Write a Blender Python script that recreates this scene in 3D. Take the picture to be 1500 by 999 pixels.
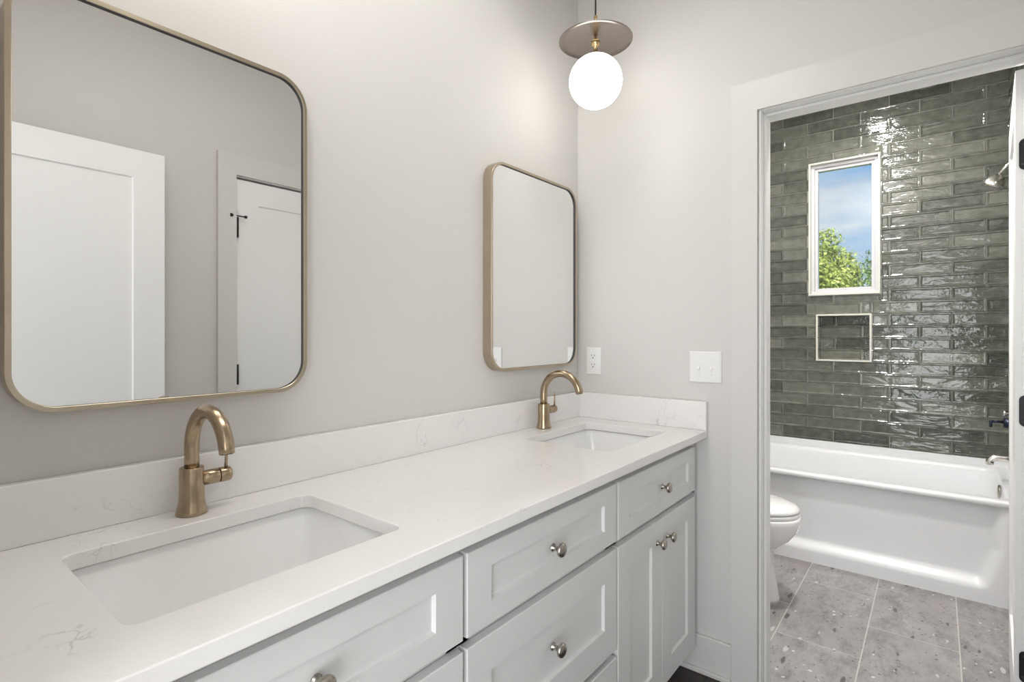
import bpy, bmesh, math, random
from mathutils import Vector, Matrix
PI = math.pi
scene = bpy.context.scene
for o in list(bpy.data.objects): bpy.data.objects.remove(o)
COL = scene.collection

# ------------------------------------------------------------------ camera, world, sun, lights, exposure
CAM = Vector((-2.004, -1.2295, 1.265)); YAW = math.radians(38.552); FPX = 780.0
cd = bpy.data.cameras.new('camera'); cam = bpy.data.objects.new('camera', cd); COL.objects.link(cam)
cam.location = CAM; cam.rotation_euler = (PI/2, 0, YAW - PI/2)
cd.sensor_fit = 'HORIZONTAL'; cd.sensor_width = 36.0; cd.lens = FPX/1500*36.0
cd.shift_y = -(499.5-487.8)/1500; cd.clip_start = 0.01; cd.clip_end = 300
scene.camera = cam
scene.view_settings.view_transform = 'Standard'; scene.view_settings.look = 'None'
scene.view_settings.exposure = 0.16; scene.view_settings.gamma = 1.0
scene.view_settings.use_curve_mapping = False

w = bpy.data.worlds.new('sky'); scene.world = w; w.use_nodes = True
nt = w.node_tree; nt.nodes.clear()
def N(nt, t, **k):
    n = nt.nodes.new(t)
    for a, b in k.items(): setattr(n, a, b)
    return n
tc = N(nt, 'ShaderNodeTexCoord'); sx = N(nt, 'ShaderNodeSeparateXYZ'); nt.links.new(tc.outputs['Generated'], sx.inputs[0])
rp = N(nt, 'ShaderNodeValToRGB'); nt.links.new(sx.outputs['Z'], rp.inputs[0])
rp.color_ramp.elements[0].position = 0.0; rp.color_ramp.elements[0].color = (.62, .78, .95, 1)
rp.color_ramp.elements[1].position = 0.32; rp.color_ramp.elements[1].color = (.17, .45, .86, 1)
mp = N(nt, 'ShaderNodeMapping'); mp.inputs['Scale'].default_value = (2.2, 2.2, 9.0); nt.links.new(tc.outputs['Generated'], mp.inputs[0])
ns = N(nt, 'ShaderNodeTexNoise'); ns.inputs['Scale'].default_value = 1.7; ns.inputs['Detail'].default_value = 6; nt.links.new(mp.outputs[0], ns.inputs[0])
cr = N(nt, 'ShaderNodeValToRGB'); cr.color_ramp.elements[0].position = .47; cr.color_ramp.elements[1].position = .72; nt.links.new(ns.outputs[0], cr.inputs[0])
mx = N(nt, 'ShaderNodeMixRGB'); nt.links.new(cr.outputs[0], mx.inputs[0]); nt.links.new(rp.outputs[0], mx.inputs[1]); mx.inputs[2].default_value = (.88, .91, .96, 1)
bg = N(nt, 'ShaderNodeBackground'); nt.links.new(mx.outputs[0], bg.inputs[0]); bg.inputs[1].default_value = .80
ow = N(nt, 'ShaderNodeOutputWorld'); nt.links.new(bg.outputs[0], ow.inputs[0])

sd = bpy.data.lights.new('sun', 'SUN'); sd.energy = 9.0; sd.angle = .01; sd.color = (1, .95, .84)
sun = bpy.data.objects.new('sun', sd); COL.objects.link(sun)
sun.rotation_euler = Vector((-.55, -.45, .75)).to_track_quat('Z', 'Y').to_euler()

P_FILL, P_BATH, P_WC, GLOBE = 62.0, 10.5, 29.0, 5.0
C_LAMP = (1.0, .98, .955)
def area(name, loc, sx, sy, power, color=C_LAMP, shape='RECTANGLE'):
    d = bpy.data.lights.new(name, 'AREA'); d.shape = shape; d.size = sx; d.size_y = sy; d.energy = power; d.color = color
    o = bpy.data.objects.new(name, d); COL.objects.link(o); o.location = loc; return o
hall_fill = area('hall_fill_lamp', (-3.34, -1.75, 1.25), 1.90, 2.3, P_FILL, (1.0, 1.0, 1.0)); hall_fill.rotation_euler = (PI/2, 0, -PI/2)  # added fill lamp behind the viewer, in place of hall daylight
area('shower_ceiling_lamp', (1.55, -.91, 2.783), .14, .14, P_BATH, shape='DISK')
area('toilet_ceiling_lamp', (.46, -.88, 2.783), .14, .14, P_WC, shape='DISK')

# ------------------------------------------------------------------ materials
def pmat(name, col, rough=.5, metal=0.0, spec=.5, coat=0, var=None, bump=None, emit=None, coat_r=.05, extra=None):
    m = bpy.data.materials.new(name); m.use_nodes = True; nt = m.node_tree
    b = nt.nodes['Principled BSDF']
    b.inputs['Base Color'].default_value = (*col, 1); b.inputs['Roughness'].default_value = rough
    b.inputs['Metallic'].default_value = metal; b.inputs['Specular IOR Level'].default_value = spec
    b.inputs['Coat Weight'].default_value = coat; b.inputs['Coat Roughness'].default_value = coat_r
    tc = N(nt, 'ShaderNodeTexCoord')
    if var:      # (scale, amount)
        n = N(nt, 'ShaderNodeTexNoise'); n.inputs['Scale'].default_value = var[0]; n.inputs['Detail'].default_value = 4
        nt.links.new(tc.outputs['Object'], n.inputs[0])
        r = N(nt, 'ShaderNodeValToRGB'); a = var[1]
        r.color_ramp.elements[0].position = .3; r.color_ramp.elements[1].position = .7
        r.color_ramp.elements[0].color = (*[c*(1-a) for c in col], 1); r.color_ramp.elements[1].color = (*[min(1, c*(1+a)) for c in col], 1)
        nt.links.new(n.outputs[0], r.inputs[0]); nt.links.new(r.outputs[0], b.inputs['Base Color'])
    if bump:     # (scale, strength, distance, stretch)
        mpn = N(nt, 'ShaderNodeMapping'); mpn.inputs['Scale'].default_value = bump[3] if len(bump) > 3 else (1, 1, 1)
        nt.links.new(tc.outputs['Object'], mpn.inputs[0])
        n = N(nt, 'ShaderNodeTexNoise'); n.inputs['Scale'].default_value = bump[0]; n.inputs['Detail'].default_value = 3
        nt.links.new(mpn.outputs[0], n.inputs[0])
        bp = N(nt, 'ShaderNodeBump'); bp.inputs['Strength'].default_value = bump[1]; bp.inputs['Distance'].default_value = bump[2]
        nt.links.new(n.outputs[0], bp.inputs['Height']); nt.links.new(bp.outputs[0], b.inputs['Normal'])
    if emit:
        b.inputs['Emission Color'].default_value = (*emit[0], 1); b.inputs['Emission Strength'].default_value = emit[1]
    return m
M = {}
M['wall'] = pmat('wall_paint', (.675, .656, .634), .6, bump=(260, .12, .0006), var=(1.3, .008))
M['ceil'] = pmat('ceiling_paint', (.78, .77, .75), .7, var=(1.2, .01))
M['trim'] = pmat('trim_paint', (.695, .678, .656), .35, var=(2, .008))
M['white'] = pmat('white_paint', (.80, .80, .785), .35, var=(2, .006))
M['leaf'] = pmat('door_paint', (.90, .90, .89), .38, var=(2, .006))
M['cab'] = pmat('cabinet_paint', (.70, .705, .695), .38, var=(3, .01))
M['cabin'] = pmat('cabinet_interior', (.42, .42, .40), .5, var=(3, .01))
M['porc'] = pmat('porcelain', (.88, .88, .87), .08, coat=.6, var=(2, .004))
M['acry'] = pmat('tub_acrylic', (.84, .845, .855), .30, coat=.12, var=(2, .004))
M['plate'] = pmat('white_plastic', (.86, .855, .84), .3, var=(8, .004))
M['slot'] = pmat('dark_slot', (.05, .05, .05), .6, var=(8, .1))
M['brass'] = pmat('brushed_bronze', (.41, .315, .215), .24, 1, var=(30, .06), bump=(90, .25, .0004, (1, 1, .06)))
M['frame'] = pmat('mirror_frame_metal', (.50, .43, .33), .33, 1, var=(20, .05), bump=(60, .2, .0003, (1, 1, .05)))
M['nickel'] = pmat('brushed_nickel', (.46, .42, .37), .24, 1, var=(40, .05))
M['chrome'] = pmat('chrome', (.78, .74, .69), .22, 1, var=(40, .03))
M['dish'] = pmat('pendant_dish_metal', (.31, .27, .245), .30, 1, var=(20, .04))
M['gold'] = pmat('pendant_brass', (.62, .47, .26), .25, 1, var=(40, .04))
M['black'] = pmat('black_metal', (.018, .018, .02), .4, .4, var=(20, .1))
M['navy'] = pmat('dark_blued_metal', (.025, .032, .055), .3, .6, var=(20, .1))
M['cord'] = pmat('black_cord', (.02, .018, .016), .6, var=(20, .1))
M['globe'] = pmat('lit_opal_glass', (.9, .9, .88), .3, emit=((1.0, .975, .92), GLOBE), var=(20, .01))
M['lens'] = pmat('lit_diffuser', (.9, .9, .88), .4, emit=((1.0, .97, .93), 3.0), var=(20, .01))
M['panel'] = pmat('fill_panel_diffuser', (.9, .9, .88), .4, emit=((1.0, .98, .955), 7.2), var=(20, .01))  # glow of the added fill panel on the vanity room ceiling
M['grout'] = pmat('grout', (.42, .415, .375), .85, var=(60, .06))
M['fgrout'] = pmat('floor_grout', (.55, .535, .50), .85, var=(60, .05))
M['edge'] = pmat('cream_edge_trim', (.70, .69, .61), .35, var=(9, .01))
M['vinyl'] = pmat('window_vinyl', (.66, .65, .665), .3, var=(9, .005))
M['wood'] = pmat('trunk_bark', (.12, .08, .05), .9, var=(9, .3), bump=(20, .5, .02))
M['ground'] = pmat('lawn', (.10, .16, .05), .9, var=(2, .3))
M['siding'] = pmat('roof_shingle', (.12, .11, .10), .9, var=(9, .2))

def mirror_mat():
    m = pmat('mirror_silver', (.90, .905, .90), .0, 1, var=(3, .002)); return m
M['mirror'] = mirror_mat()
def glass_mat():
    m = bpy.data.materials.new('window_glass'); m.use_nodes = True; nt = m.node_tree; nt.nodes.clear()
    o = N(nt, 'ShaderNodeOutputMaterial'); t = N(nt, 'ShaderNodeBsdfTransparent'); g = N(nt, 'ShaderNodeBsdfGlossy')
    g.inputs['Roughness'].default_value = .02; mxn = N(nt, 'ShaderNodeMixShader'); f = N(nt, 'ShaderNodeFresnel'); f.inputs[0].default_value = 1.45
    t.inputs[0].default_value = (.96, .98, .97, 1)
    nt.links.new(f.outputs[0], mxn.inputs[0]); nt.links.new(t.outputs[0], mxn.inputs[1]); nt.links.new(g.outputs[0], mxn.inputs[2]); nt.links.new(mxn.outputs[0], o.inputs[0])
    return m
M['glass'] = glass_mat()

def quartz():
    m = pmat('white_quartz', (.85, .835, .82), .14, coat=.15); nt = m.node_tree; b = nt.nodes['Principled BSDF']
    tc = N(nt, 'ShaderNodeTexCoord')
    d = N(nt, 'ShaderNodeTexNoise'); d.inputs['Scale'].default_value = 5; d.inputs['Detail'].default_value = 5; nt.links.new(tc.outputs['Object'], d.inputs[0])
    mxv = N(nt, 'ShaderNodeMixRGB'); mxv.inputs[0].default_value = .35; nt.links.new(tc.outputs['Object'], mxv.inputs[1]); nt.links.new(d.outputs['Color'], mxv.inputs[2])
    v = N(nt, 'ShaderNodeTexVoronoi'); v.feature = 'DISTANCE_TO_EDGE'; v.inputs['Scale'].default_value = 17; nt.links.new(mxv.outputs[0], v.inputs[0])
    r = N(nt, 'ShaderNodeValToRGB'); r.color_ramp.elements[0].position = .0; r.color_ramp.elements[0].color = (1, 1, 1, 1)
    r.color_ramp.elements[1].position = .03; r.color_ramp.elements[1].color = (0, 0, 0, 1); nt.links.new(v.outputs[0], r.inputs[0])
    k = N(nt, 'ShaderNodeTexNoise'); k.inputs['Scale'].default_value = 9; k.inputs['Detail'].default_value = 3; nt.links.new(tc.outputs['Object'], k.inputs[0])
    kr = N(nt, 'ShaderNodeValToRGB'); kr.color_ramp.elements[0].position = .56; kr.color_ramp.elements[1].position = .70; nt.links.new(k.outputs[0], kr.inputs[0])
    mu = N(nt, 'ShaderNodeMath', operation='MULTIPLY'); nt.links.new(r.outputs[0], mu.inputs[0]); nt.links.new(kr.outputs[0], mu.inputs[1])
    m2 = N(nt, 'ShaderNodeMath', operation='MULTIPLY'); m2.inputs[1].default_value = .55; nt.links.new(mu.outputs[0], m2.inputs[0])
    c = N(nt, 'ShaderNodeMixRGB'); nt.links.new(m2.outputs[0], c.inputs[0]); c.inputs[1].default_value = (.85, .835, .82, 1); c.inputs[2].default_value = (.42, .43, .44, 1)
    nt.links.new(c.outputs[0], b.inputs['Base Color']); return m
M['quartz'] = quartz()

def tile_mat():
    m = pmat('green_glazed_tile', (.1, .11, .09), .10, coat=.5, coat_r=.04); nt = m.node_tree; b = nt.nodes['Principled BSDF']
    tc = N(nt, 'ShaderNodeTexCoord')
    at = N(nt, 'ShaderNodeVertexColor'); at.layer_name = 'tone'
    n = N(nt, 'ShaderNodeTexNoise'); n.inputs['Scale'].default_value = 26; n.inputs['Detail'].default_value = 5; n.inputs['Roughness'].default_value = .6
    nt.links.new(tc.outputs['Object'], n.inputs[0])
    ad = N(nt, 'ShaderNodeMath', operation='MULTIPLY_ADD'); nt.links.new(n.outputs[0], ad.inputs[0]); ad.inputs[1].default_value = .8
    nt.links.new(at.outputs[0], ad.inputs[2])
    r = N(nt, 'ShaderNodeValToRGB'); r.color_ramp.elements[0].position = .38; r.color_ramp.elements[1].position = .95
    r.color_ramp.elements[0].color = (.055, .063, .048, 1); r.color_ramp.elements[1].color = (.172, .178, .145, 1)
    nt.links.new(ad.outputs[0], r.inputs[0]); nt.links.new(r.outputs[0], b.inputs['Base Color'])
    n2 = N(nt, 'ShaderNodeTexNoise'); n2.inputs['Scale'].default_value = 13; n2.inputs['Detail'].default_value = 2.5; n2.inputs['Distortion'].default_value = .6
    mpn = N(nt, 'ShaderNodeMapping'); mpn.inputs['Scale'].default_value = (1, .6, 1.6); nt.links.new(tc.outputs['Object'], mpn.inputs[0]); nt.links.new(mpn.outputs[0], n2.inputs[0])
    n3 = N(nt, 'ShaderNodeTexNoise'); n3.inputs['Scale'].default_value = 75; n3.inputs['Detail'].default_value = 2; nt.links.new(tc.outputs['Object'], n3.inputs[0])
    ma = N(nt, 'ShaderNodeMath', operation='MULTIPLY_ADD'); nt.links.new(n3.outputs[0], ma.inputs[0]); ma.inputs[1].default_value = .10; nt.links.new(n2.outputs[0], ma.inputs[2])
    bp = N(nt, 'ShaderNodeBump'); bp.inputs['Strength'].default_value = .8; bp.inputs['Distance'].default_value = .0065
    nt.links.new(ma.outputs[0], bp.inputs['Height']); nt.links.new(bp.outputs[0], b.inputs['Normal']); nt.links.new(bp.outputs[0], b.inputs['Coat Normal'])
    return m
M['tile'] = tile_mat()

def stone():
    m = pmat('grey_stone_tile', (.3, .29, .28), .45); nt = m.node_tree; b = nt.nodes['Principled BSDF']
    tc = N(nt, 'ShaderNodeTexCoord'); at = N(nt, 'ShaderNodeVertexColor'); at.layer_name = 'tone'
    of = N(nt, 'ShaderNodeVectorMath', operation='MULTIPLY_ADD'); nt.links.new(at.outputs[0], of.inputs[0]); of.inputs[1].default_value = (7, 7, 7); nt.links.new(tc.outputs['Object'], of.inputs[2])
    n = N(nt, 'ShaderNodeTexNoise'); n.inputs['Scale'].default_value = 9; n.inputs['Detail'].default_value = 12; n.inputs['Roughness'].default_value = .80
    mpa = N(nt, 'ShaderNodeMapping'); mpa.inputs['Scale'].default_value = (.7, 1.3, 1); nt.links.new(of.outputs[0], mpa.inputs[0]); nt.links.new(mpa.outputs[0], n.inputs[0])
    r = N(nt, 'ShaderNodeValToRGB'); r.color_ramp.elements[0].position = .34; r.color_ramp.elements[1].position = .64
    r.color_ramp.elements[0].color = (.185, .172, .166, 1); r.color_ramp.elements[1].color = (.42, .41, .41, 1); nt.links.new(n.outputs[0], r.inputs[0])
    bn = N(nt, 'ShaderNodeTexNoise'); bn.inputs['Scale'].default_value = 4.5; bn.inputs['Detail'].default_value = 6; bn.inputs['Roughness'].default_value = .7; nt.links.new(mpa.outputs[0], bn.inputs[0])
    bm_ = N(nt, 'ShaderNodeMapRange'); bm_.inputs['From Min'].default_value = .50; bm_.inputs['From Max'].default_value = .70; bm_.inputs['To Max'].default_value = .55; nt.links.new(bn.outputs[0], bm_.inputs[0])
    bc = N(nt, 'ShaderNodeMixRGB'); nt.links.new(bm_.outputs[0], bc.inputs[0]); nt.links.new(r.outputs[0], bc.inputs[1]); bc.inputs[2].default_value = (.24, .195, .175, 1)
    cur = bc.outputs[0]
    for sc, th, col, seed, st in ((30, .105, (.75, .75, .74, 1), 0, (1, 1, 1)), (15, .14, (.075, .062, .055, 1), 5, (.6, 1.9, 1)), (60, .17, (.10, .085, .078, 1), 9, (1, 1, 1)), (12, .12, (.60, .58, .57, 1), 12, (.6, 1.7, 1))):
        mpn = N(nt, 'ShaderNodeMapping'); mpn.inputs['Location'].default_value = (seed, seed*.7, 0); mpn.inputs['Scale'].default_value = st; nt.links.new(of.outputs[0], mpn.inputs[0])
        dn = N(nt, 'ShaderNodeTexNoise'); dn.inputs['Scale'].default_value = 40; nt.links.new(mpn.outputs[0], dn.inputs[0])
        dm = N(nt, 'ShaderNodeVectorMath', operation='MULTIPLY_ADD'); nt.links.new(dn.outputs['Color'], dm.inputs[0]); dm.inputs[1].default_value = (.02, .02, .02); nt.links.new(mpn.outputs[0], dm.inputs[2])
        v = N(nt, 'ShaderNodeTexVoronoi'); v.inputs['Scale'].default_value = sc; nt.links.new(dm.outputs[0], v.inputs[0])
        sp = N(nt, 'ShaderNodeSeparateColor'); nt.links.new(v.outputs['Color'], sp.inputs[0])
        # only some cells carry a fleck, of varying size
        sz = N(nt, 'ShaderNodeMapRange'); sz.inputs['From Min'].default_value = .5; sz.inputs['From Max'].default_value = 1.0
        sz.inputs['To Min'].default_value = 0; sz.inputs['To Max'].default_value = th*2.0; nt.links.new(sp.outputs[0], sz.inputs[0])
        lt = N(nt, 'ShaderNodeMath', operation='SUBTRACT'); nt.links.new(sz.outputs[0], lt.inputs[0]); nt.links.new(v.outputs['Distance'], lt.inputs[1])
        g = N(nt, 'ShaderNodeMapRange'); g.inputs['From Min'].default_value = 0; g.inputs['From Max'].default_value = .05; g.inputs['To Max'].default_value = .8; nt.links.new(lt.outputs[0], g.inputs[0])
        c = N(nt, 'ShaderNodeMixRGB'); nt.links.new(g.outputs[0], c.inputs[0]); nt.links.new(cur, c.inputs[1]); c.inputs[2].default_value = col; cur = c.outputs[0]
    nt.links.new(cur, b.inputs['Base Color']); return m
M['stone'] = stone()

def plank():
    m = pmat('dark_wood_look_floor', (.05, .04, .035), .45); nt = m.node_tree; b = nt.nodes['Principled BSDF']
    tc = N(nt, 'ShaderNodeTexCoord'); mpn = N(nt, 'ShaderNodeMapping'); mpn.inputs['Scale'].default_value = (1.2, 9, 1); nt.links.new(tc.outputs['Object'], mpn.inputs[0])
    n = N(nt, 'ShaderNodeTexNoise'); n.inputs['Scale'].default_value = 4; n.inputs['Detail'].default_value = 8; nt.links.new(mpn.outputs[0], n.inputs[0])
    br = N(nt, 'ShaderNodeTexBrick'); br.inputs['Scale'].default_value = 1; br.inputs['Brick Width'].default_value = 1.2; br.inputs['Row Height'].default_value = .19
    br.inputs['Mortar Size'].default_value = .002; br.inputs['Color1'].default_value = (.075, .058, .047, 1); br.inputs['Color2'].default_value = (.048, .038, .032, 1); br.inputs['Mortar'].default_value = (.015, .012, .01, 1)
    nt.links.new(tc.outputs['Object'], br.inputs[0])
    c = N(nt, 'ShaderNodeMixRGB', blend_type='MULTIPLY'); c.inputs[0].default_value = .6; nt.links.new(br.outputs[0], c.inputs[1]); nt.links.new(n.outputs[0], c.inputs[2])
    nt.links.new(c.outputs[0], b.inputs['Base Color']); return m
M['plank'] = plank()

def leafm(name, col):
    m = pmat(name, col, .5); nt = m.node_tree; b = nt.nodes['Principled BSDF']
    at = N(nt, 'ShaderNodeVertexColor'); at.layer_name = 'tone'
    r = N(nt, 'ShaderNodeValToRGB'); r.color_ramp.elements[0].color = (*[c*.55 for c in col], 1); r.color_ramp.elements[1].color = (*[min(1, c*1.5) for c in col], 1)
    nt.links.new(at.outputs[0], r.inputs[0]); nt.links.new(r.outputs[0], b.inputs['Base Color'])
    tr = N(nt, 'ShaderNodeBsdfTranslucent'); nt.links.new(r.outputs[0], tr.inputs[0]); mxn = N(nt, 'ShaderNodeMixShader'); mxn.inputs[0].default_value = .4
    nt.links.new(b.outputs[0], mxn.inputs[1]); nt.links.new(tr.outputs[0], mxn.inputs[2]); nt.links.new(mxn.outputs[0], nt.nodes['Material Output'].inputs[0]); return m
M['leafA'] = leafm('leaves_yellow_green', (.34, .40, .10)); M['leafB'] = leafm('leaves_green', (.22, .33, .10))

# ------------------------------------------------------------------ mesh helpers
class MB:
    def __init__(s): s.v = []; s.f = []; s.mi = []; s.tone = []; s.sm = []
    def add(s, vs, fs, mi=0, tone=.5, smooth=False):
        b = len(s.v); s.v += [tuple(p) for p in vs]
        for f in fs: s.f.append([b+i for i in f]); s.mi.append(mi); s.tone.append(tone); s.sm.append(smooth)
        return s
    def box(s, x0, x1, y0, y1, z0, z1, mi=0, tone=.5):
        x0, x1 = sorted((x0, x1)); y0, y1 = sorted((y0, y1)); z0, z1 = sorted((z0, z1))
        v = [(x0, y0, z0), (x1, y0, z0), (x1, y1, z0), (x0, y1, z0), (x0, y0, z1), (x1, y0, z1), (x1, y1, z1), (x0, y1, z1)]
        return s.add(v, [(0, 3, 2, 1), (4, 5, 6, 7), (0, 1, 5, 4), (1, 2, 6, 5), (2, 3, 7, 6), (3, 0, 4, 7)], mi, tone)
    def loft(s, rings, closed=True, cap0=True, cap1=True, mi=0, smooth=True, tone=.5):
        n = len(rings[0]); vs = [p for r in rings for p in r]; fs = []
        for i in range(len(rings)-1):
            for j in range(n if closed else n-1):
                k = (j+1) % n
                fs.append((i*n+j, i*n+k, (i+1)*n+k, (i+1)*n+j))
        s.add(vs, fs, mi, tone, smooth)
        b = len(s.v)-len(vs)
        if cap0: s.f.append([b+i for i in reversed(range(n))]); s.mi.append(mi); s.tone.append(tone); s.sm.append(False)
        if cap1: s.f.append([b+(len(rings)-1)*n+i for i in range(n)]); s.mi.append(mi); s.tone.append(tone); s.sm.append(False)
        return s
    def lathe(s, prof, origin=(0, 0, 0), axis='z', n=32, mi=0, cap0=True, cap1=True, wob=None):
        ox, oy, oz = origin; rings = []
        for r, h in prof:
            ring = []
            for j in range(n):
                a = 2*PI*j/n; p, q = r*math.cos(a), r*math.sin(a)
                if axis == 'z': ring.append((ox+p, oy+q, oz+h))
                elif axis == 'x': ring.append((ox+h, oy+p, oz+q))
                elif axis == '-x': ring.append((ox-h, oy-p, oz+q))
                elif axis == '-y': ring.append((ox+p, oy-h, oz+q))
            rings.append(ring)
        return s.loft(rings, cap0=cap0, cap1=cap1, mi=mi)
    def tube(s, pts, rad, n=20, mi=0, cap=True):
        pts = [Vector(p) for p in pts]; rings = []; up = None
        for i, p in enumerate(pts):
            t = (pts[min(i+1, len(pts)-1)]-pts[max(i-1, 0)]).normalized()
            if up is None: up = Vector((0, 0, 1)) if abs(t.z) < .9 else Vector((1, 0, 0))
            a = t.cross(up).normalized(); up = a.cross(t).normalized()
            r = rad[i] if isinstance(rad, (list, tuple)) else rad
            rings.append([p + a*r*math.cos(2*PI*k/n) + up*r*math.sin(2*PI*k/n) for k in range(n)])
        return s.loft(rings, cap0=cap, cap1=cap, mi=mi)
    def build(s, name, mats, parent=None, bevel=0, origin=None, seg=2):
        me = bpy.data.meshes.new(name)
        if origin is not None: s.v = [(a-origin[0], b-origin[1], c-origin[2]) for a, b, c in s.v]
        me.from_pydata(s.v, [], s.f)
        if not isinstance(mats, (list, tuple)): mats = [mats]
        for m in mats: me.materials.append(m)
        me.polygons.foreach_set('material_index', s.mi); me.polygons.foreach_set('use_smooth', s.sm)
        ca = me.color_attributes.new('tone', 'FLOAT_COLOR', 'CORNER')
        for p in me.polygons:
            t = s.tone[p.index]
            for li in p.loop_indices: ca.data[li].color = (t, t, t, 1)
        me.validate()
        bm = bmesh.new(); bm.from_mesh(me); bmesh.ops.recalc_face_normals(bm, faces=bm.faces); bm.to_mesh(me); bm.free()
        o = bpy.data.objects.new(name, me); COL.objects.link(o)
        if origin is not None and parent is None: o.location = origin
        if parent is not None: o.parent = parent
        if bevel:
            b = o.modifiers.new('bevel', 'BEVEL'); b.width = bevel; b.segments = seg; b.limit_method = 'ANGLE'; b.angle_limit = math.radians(40)
        return o
def thing(name, label, cat, loc=(0, 0, 0), rz=0, group=None):
    o = bpy.data.objects.new(name, None); COL.objects.link(o); o.location = loc; o.rotation_euler = (0, 0, rz)
    o.empty_display_size = .1; return tag(o, label, cat, group)
def tag(o, label, cat, group=None, kind=None):
    o['label'] = label; o['category'] = cat
    if group: o['group'] = group
    if kind: o['kind'] = kind
    return o
def struct(o, label=None):
    o['kind'] = 'structure'
    if label: o['label'] = label
    return o
def kids(o): return [c for c in bpy.data.objects if c.parent == o]
def copy_tree(o, parent=None):
    ch = kids(o); c = o.copy(); COL.objects.link(c); c.parent = parent
    for k in ch: copy_tree(k, c)
    return c
def rrect(x0, x1, y0, y1, r, n=8):
    pts = []
    for cx, cy, a0 in ((x1-r, y1-r, 0), (x0+r, y1-r, 90), (x0+r, y0+r, 180), (x1-r, y0+r, 270)):
        for k in range(n+1):
            a = math.radians(a0+90*k/n); pts.append((cx+r*math.cos(a), cy+r*math.sin(a)))
    return pts

# ------------------------------------------------------------------ structure
YR = -1.55            # wall opposite the mirrors
XW = -1.955           # wall behind the counter's near end, with the entry doorway
ZC = 2.80
m = MB()
m.box(-3.5, 2.30, 0.0, .14, 0, ZC)
struct(m.build('wall_left', M['wall']), 'greige painted wall carrying the two mirrors')
m = MB(); m.box(0, .125, -.744, -.0005, 0, ZC).box(0, .125, YR+.0005, -1.456, 0, ZC).box(0, .125, -1.456, -.744, 2.05, ZC)
struct(m.build('wall_end', M['wall']), 'greige partition wall with the bathroom doorway')
m = MB(); m.box(XW-.12, XW, -.62, -.0005, 0, ZC).box(XW-.12, XW, YR+.0005, -1.446, 0, ZC).box(XW-.12, XW, -1.446, -.62, 2.05, ZC)
struct(m.build('wall_near', M['wall']), 'greige wall at the entry doorway')
# opposite wall with a door recess
DX0, DX1 = -.795, -.185
m = MB(); m.box(XW-.12, DX0-.012, YR, YR-.06, 0, ZC).box(DX1+.012, .125, YR, YR-.06, 0, ZC).box(DX0-.012, DX1+.012, YR, YR-.06, 2.05, ZC).box(XW-.12, .125, YR-.0605, YR-.14, 0, ZC)
struct(m.build('wall_right', M['wall']), 'greige wall opposite the mirrors')
m = MB(); m.box(.1255, 2.30, YR-.015, YR-.14, 0, ZC)
struct(m.build('wall_shower', M['wall']), 'bathroom side wall behind the shower fittings')
m = MB(); m.box(-3.5, -3.36, -3.2, -2.92, 0, ZC).box(-3.5, -3.36, -.58, -.0005, 0, ZC).box(-3.5, -3.36, -2.92, -.58, 0, .08).box(-3.5, -3.36, -2.92, -.58, 2.42, ZC).box(-3.36, XW-.1205, -3.2, -3.06, 0, ZC).box(XW-.26, XW-.1205, -3.06, YR-.1405, 0, ZC)
struct(m.build('wall_hall', M['wall']), 'hall walls outside the entry doorway')
m = MB(); m.box(-3.5, 2.45, -3.2, .14, ZC, ZC+.12)
struct(m.build('ceiling', M['ceil']))
m = MB(); m.box(-3.5, .06, -3.2, -.0, -.10, 0)
struct(m.build('floor', M['plank']), 'dark wood look floor of the vanity room')
m = MB()   # made-up hall window, unseen behind the viewer, framing the fill lamp
for a in (-2.92, -2.345, -1.77, -1.195, -.62): m.box(-3.42, -3.37, a, a+.04, .08, 2.42)
m.box(-3.42, -3.37, -2.92, -.58, .08, .12).box(-3.42, -3.37, -2.92, -.58, 2.38, 2.42)
w2 = struct(m.build('hall_fill_window', M['vinyl']), 'tall hall window added unseen behind the viewer for fill light')
m = MB(); m.box(-3.40, -3.396, -2.90, -.60, .10, 2.40); m.build('pane', M['glass'], w2)
# bathroom floor: grout bed and stone tiles
m = MB(); m.box(.06, 2.30, YR-.015, 0, -.10, -.0004, 1)
random.seed(4)
rows = [(-.695+.3025*1, None)]
ys = [-.6955+.3035*k for k in range(2, -4, -1)]
g = .0022
for i in range(len(ys)-1):
    ytop, ybot = ys[i], ys[i+1]
    # cross joints: row between -.6955 and -.999 has joint at x=.458; next at .743; alternating
    off = .458 if (i % 2 == 0) else .752
    k = -3
    while True:
        xa = off+.594*k*1.02; xb = xa+.606
        k += 1
        if xa > 1.4: break
        a, b = max(xa+g, .062), min(xb-g, 1.40); yb, yt = max(ybot+g, YR-.013), min(ytop-g, -.002)
        if b-a < .01 or yt-yb < .01: continue
        t = random.random()
        m.box(a, b, yb, yt, -.0006, .0, 0, t)
struct(m.build('floor', [M['stone'], M['fgrout']]), 'speckled grey stone tile floor of the bathroom')
# ground and roof outdoors
m = MB(); m.box(2.6, 60, -30, 30, -3.1, -3.0); struct(m.build('ground', M['ground']), 'lawn far below the window')

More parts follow.
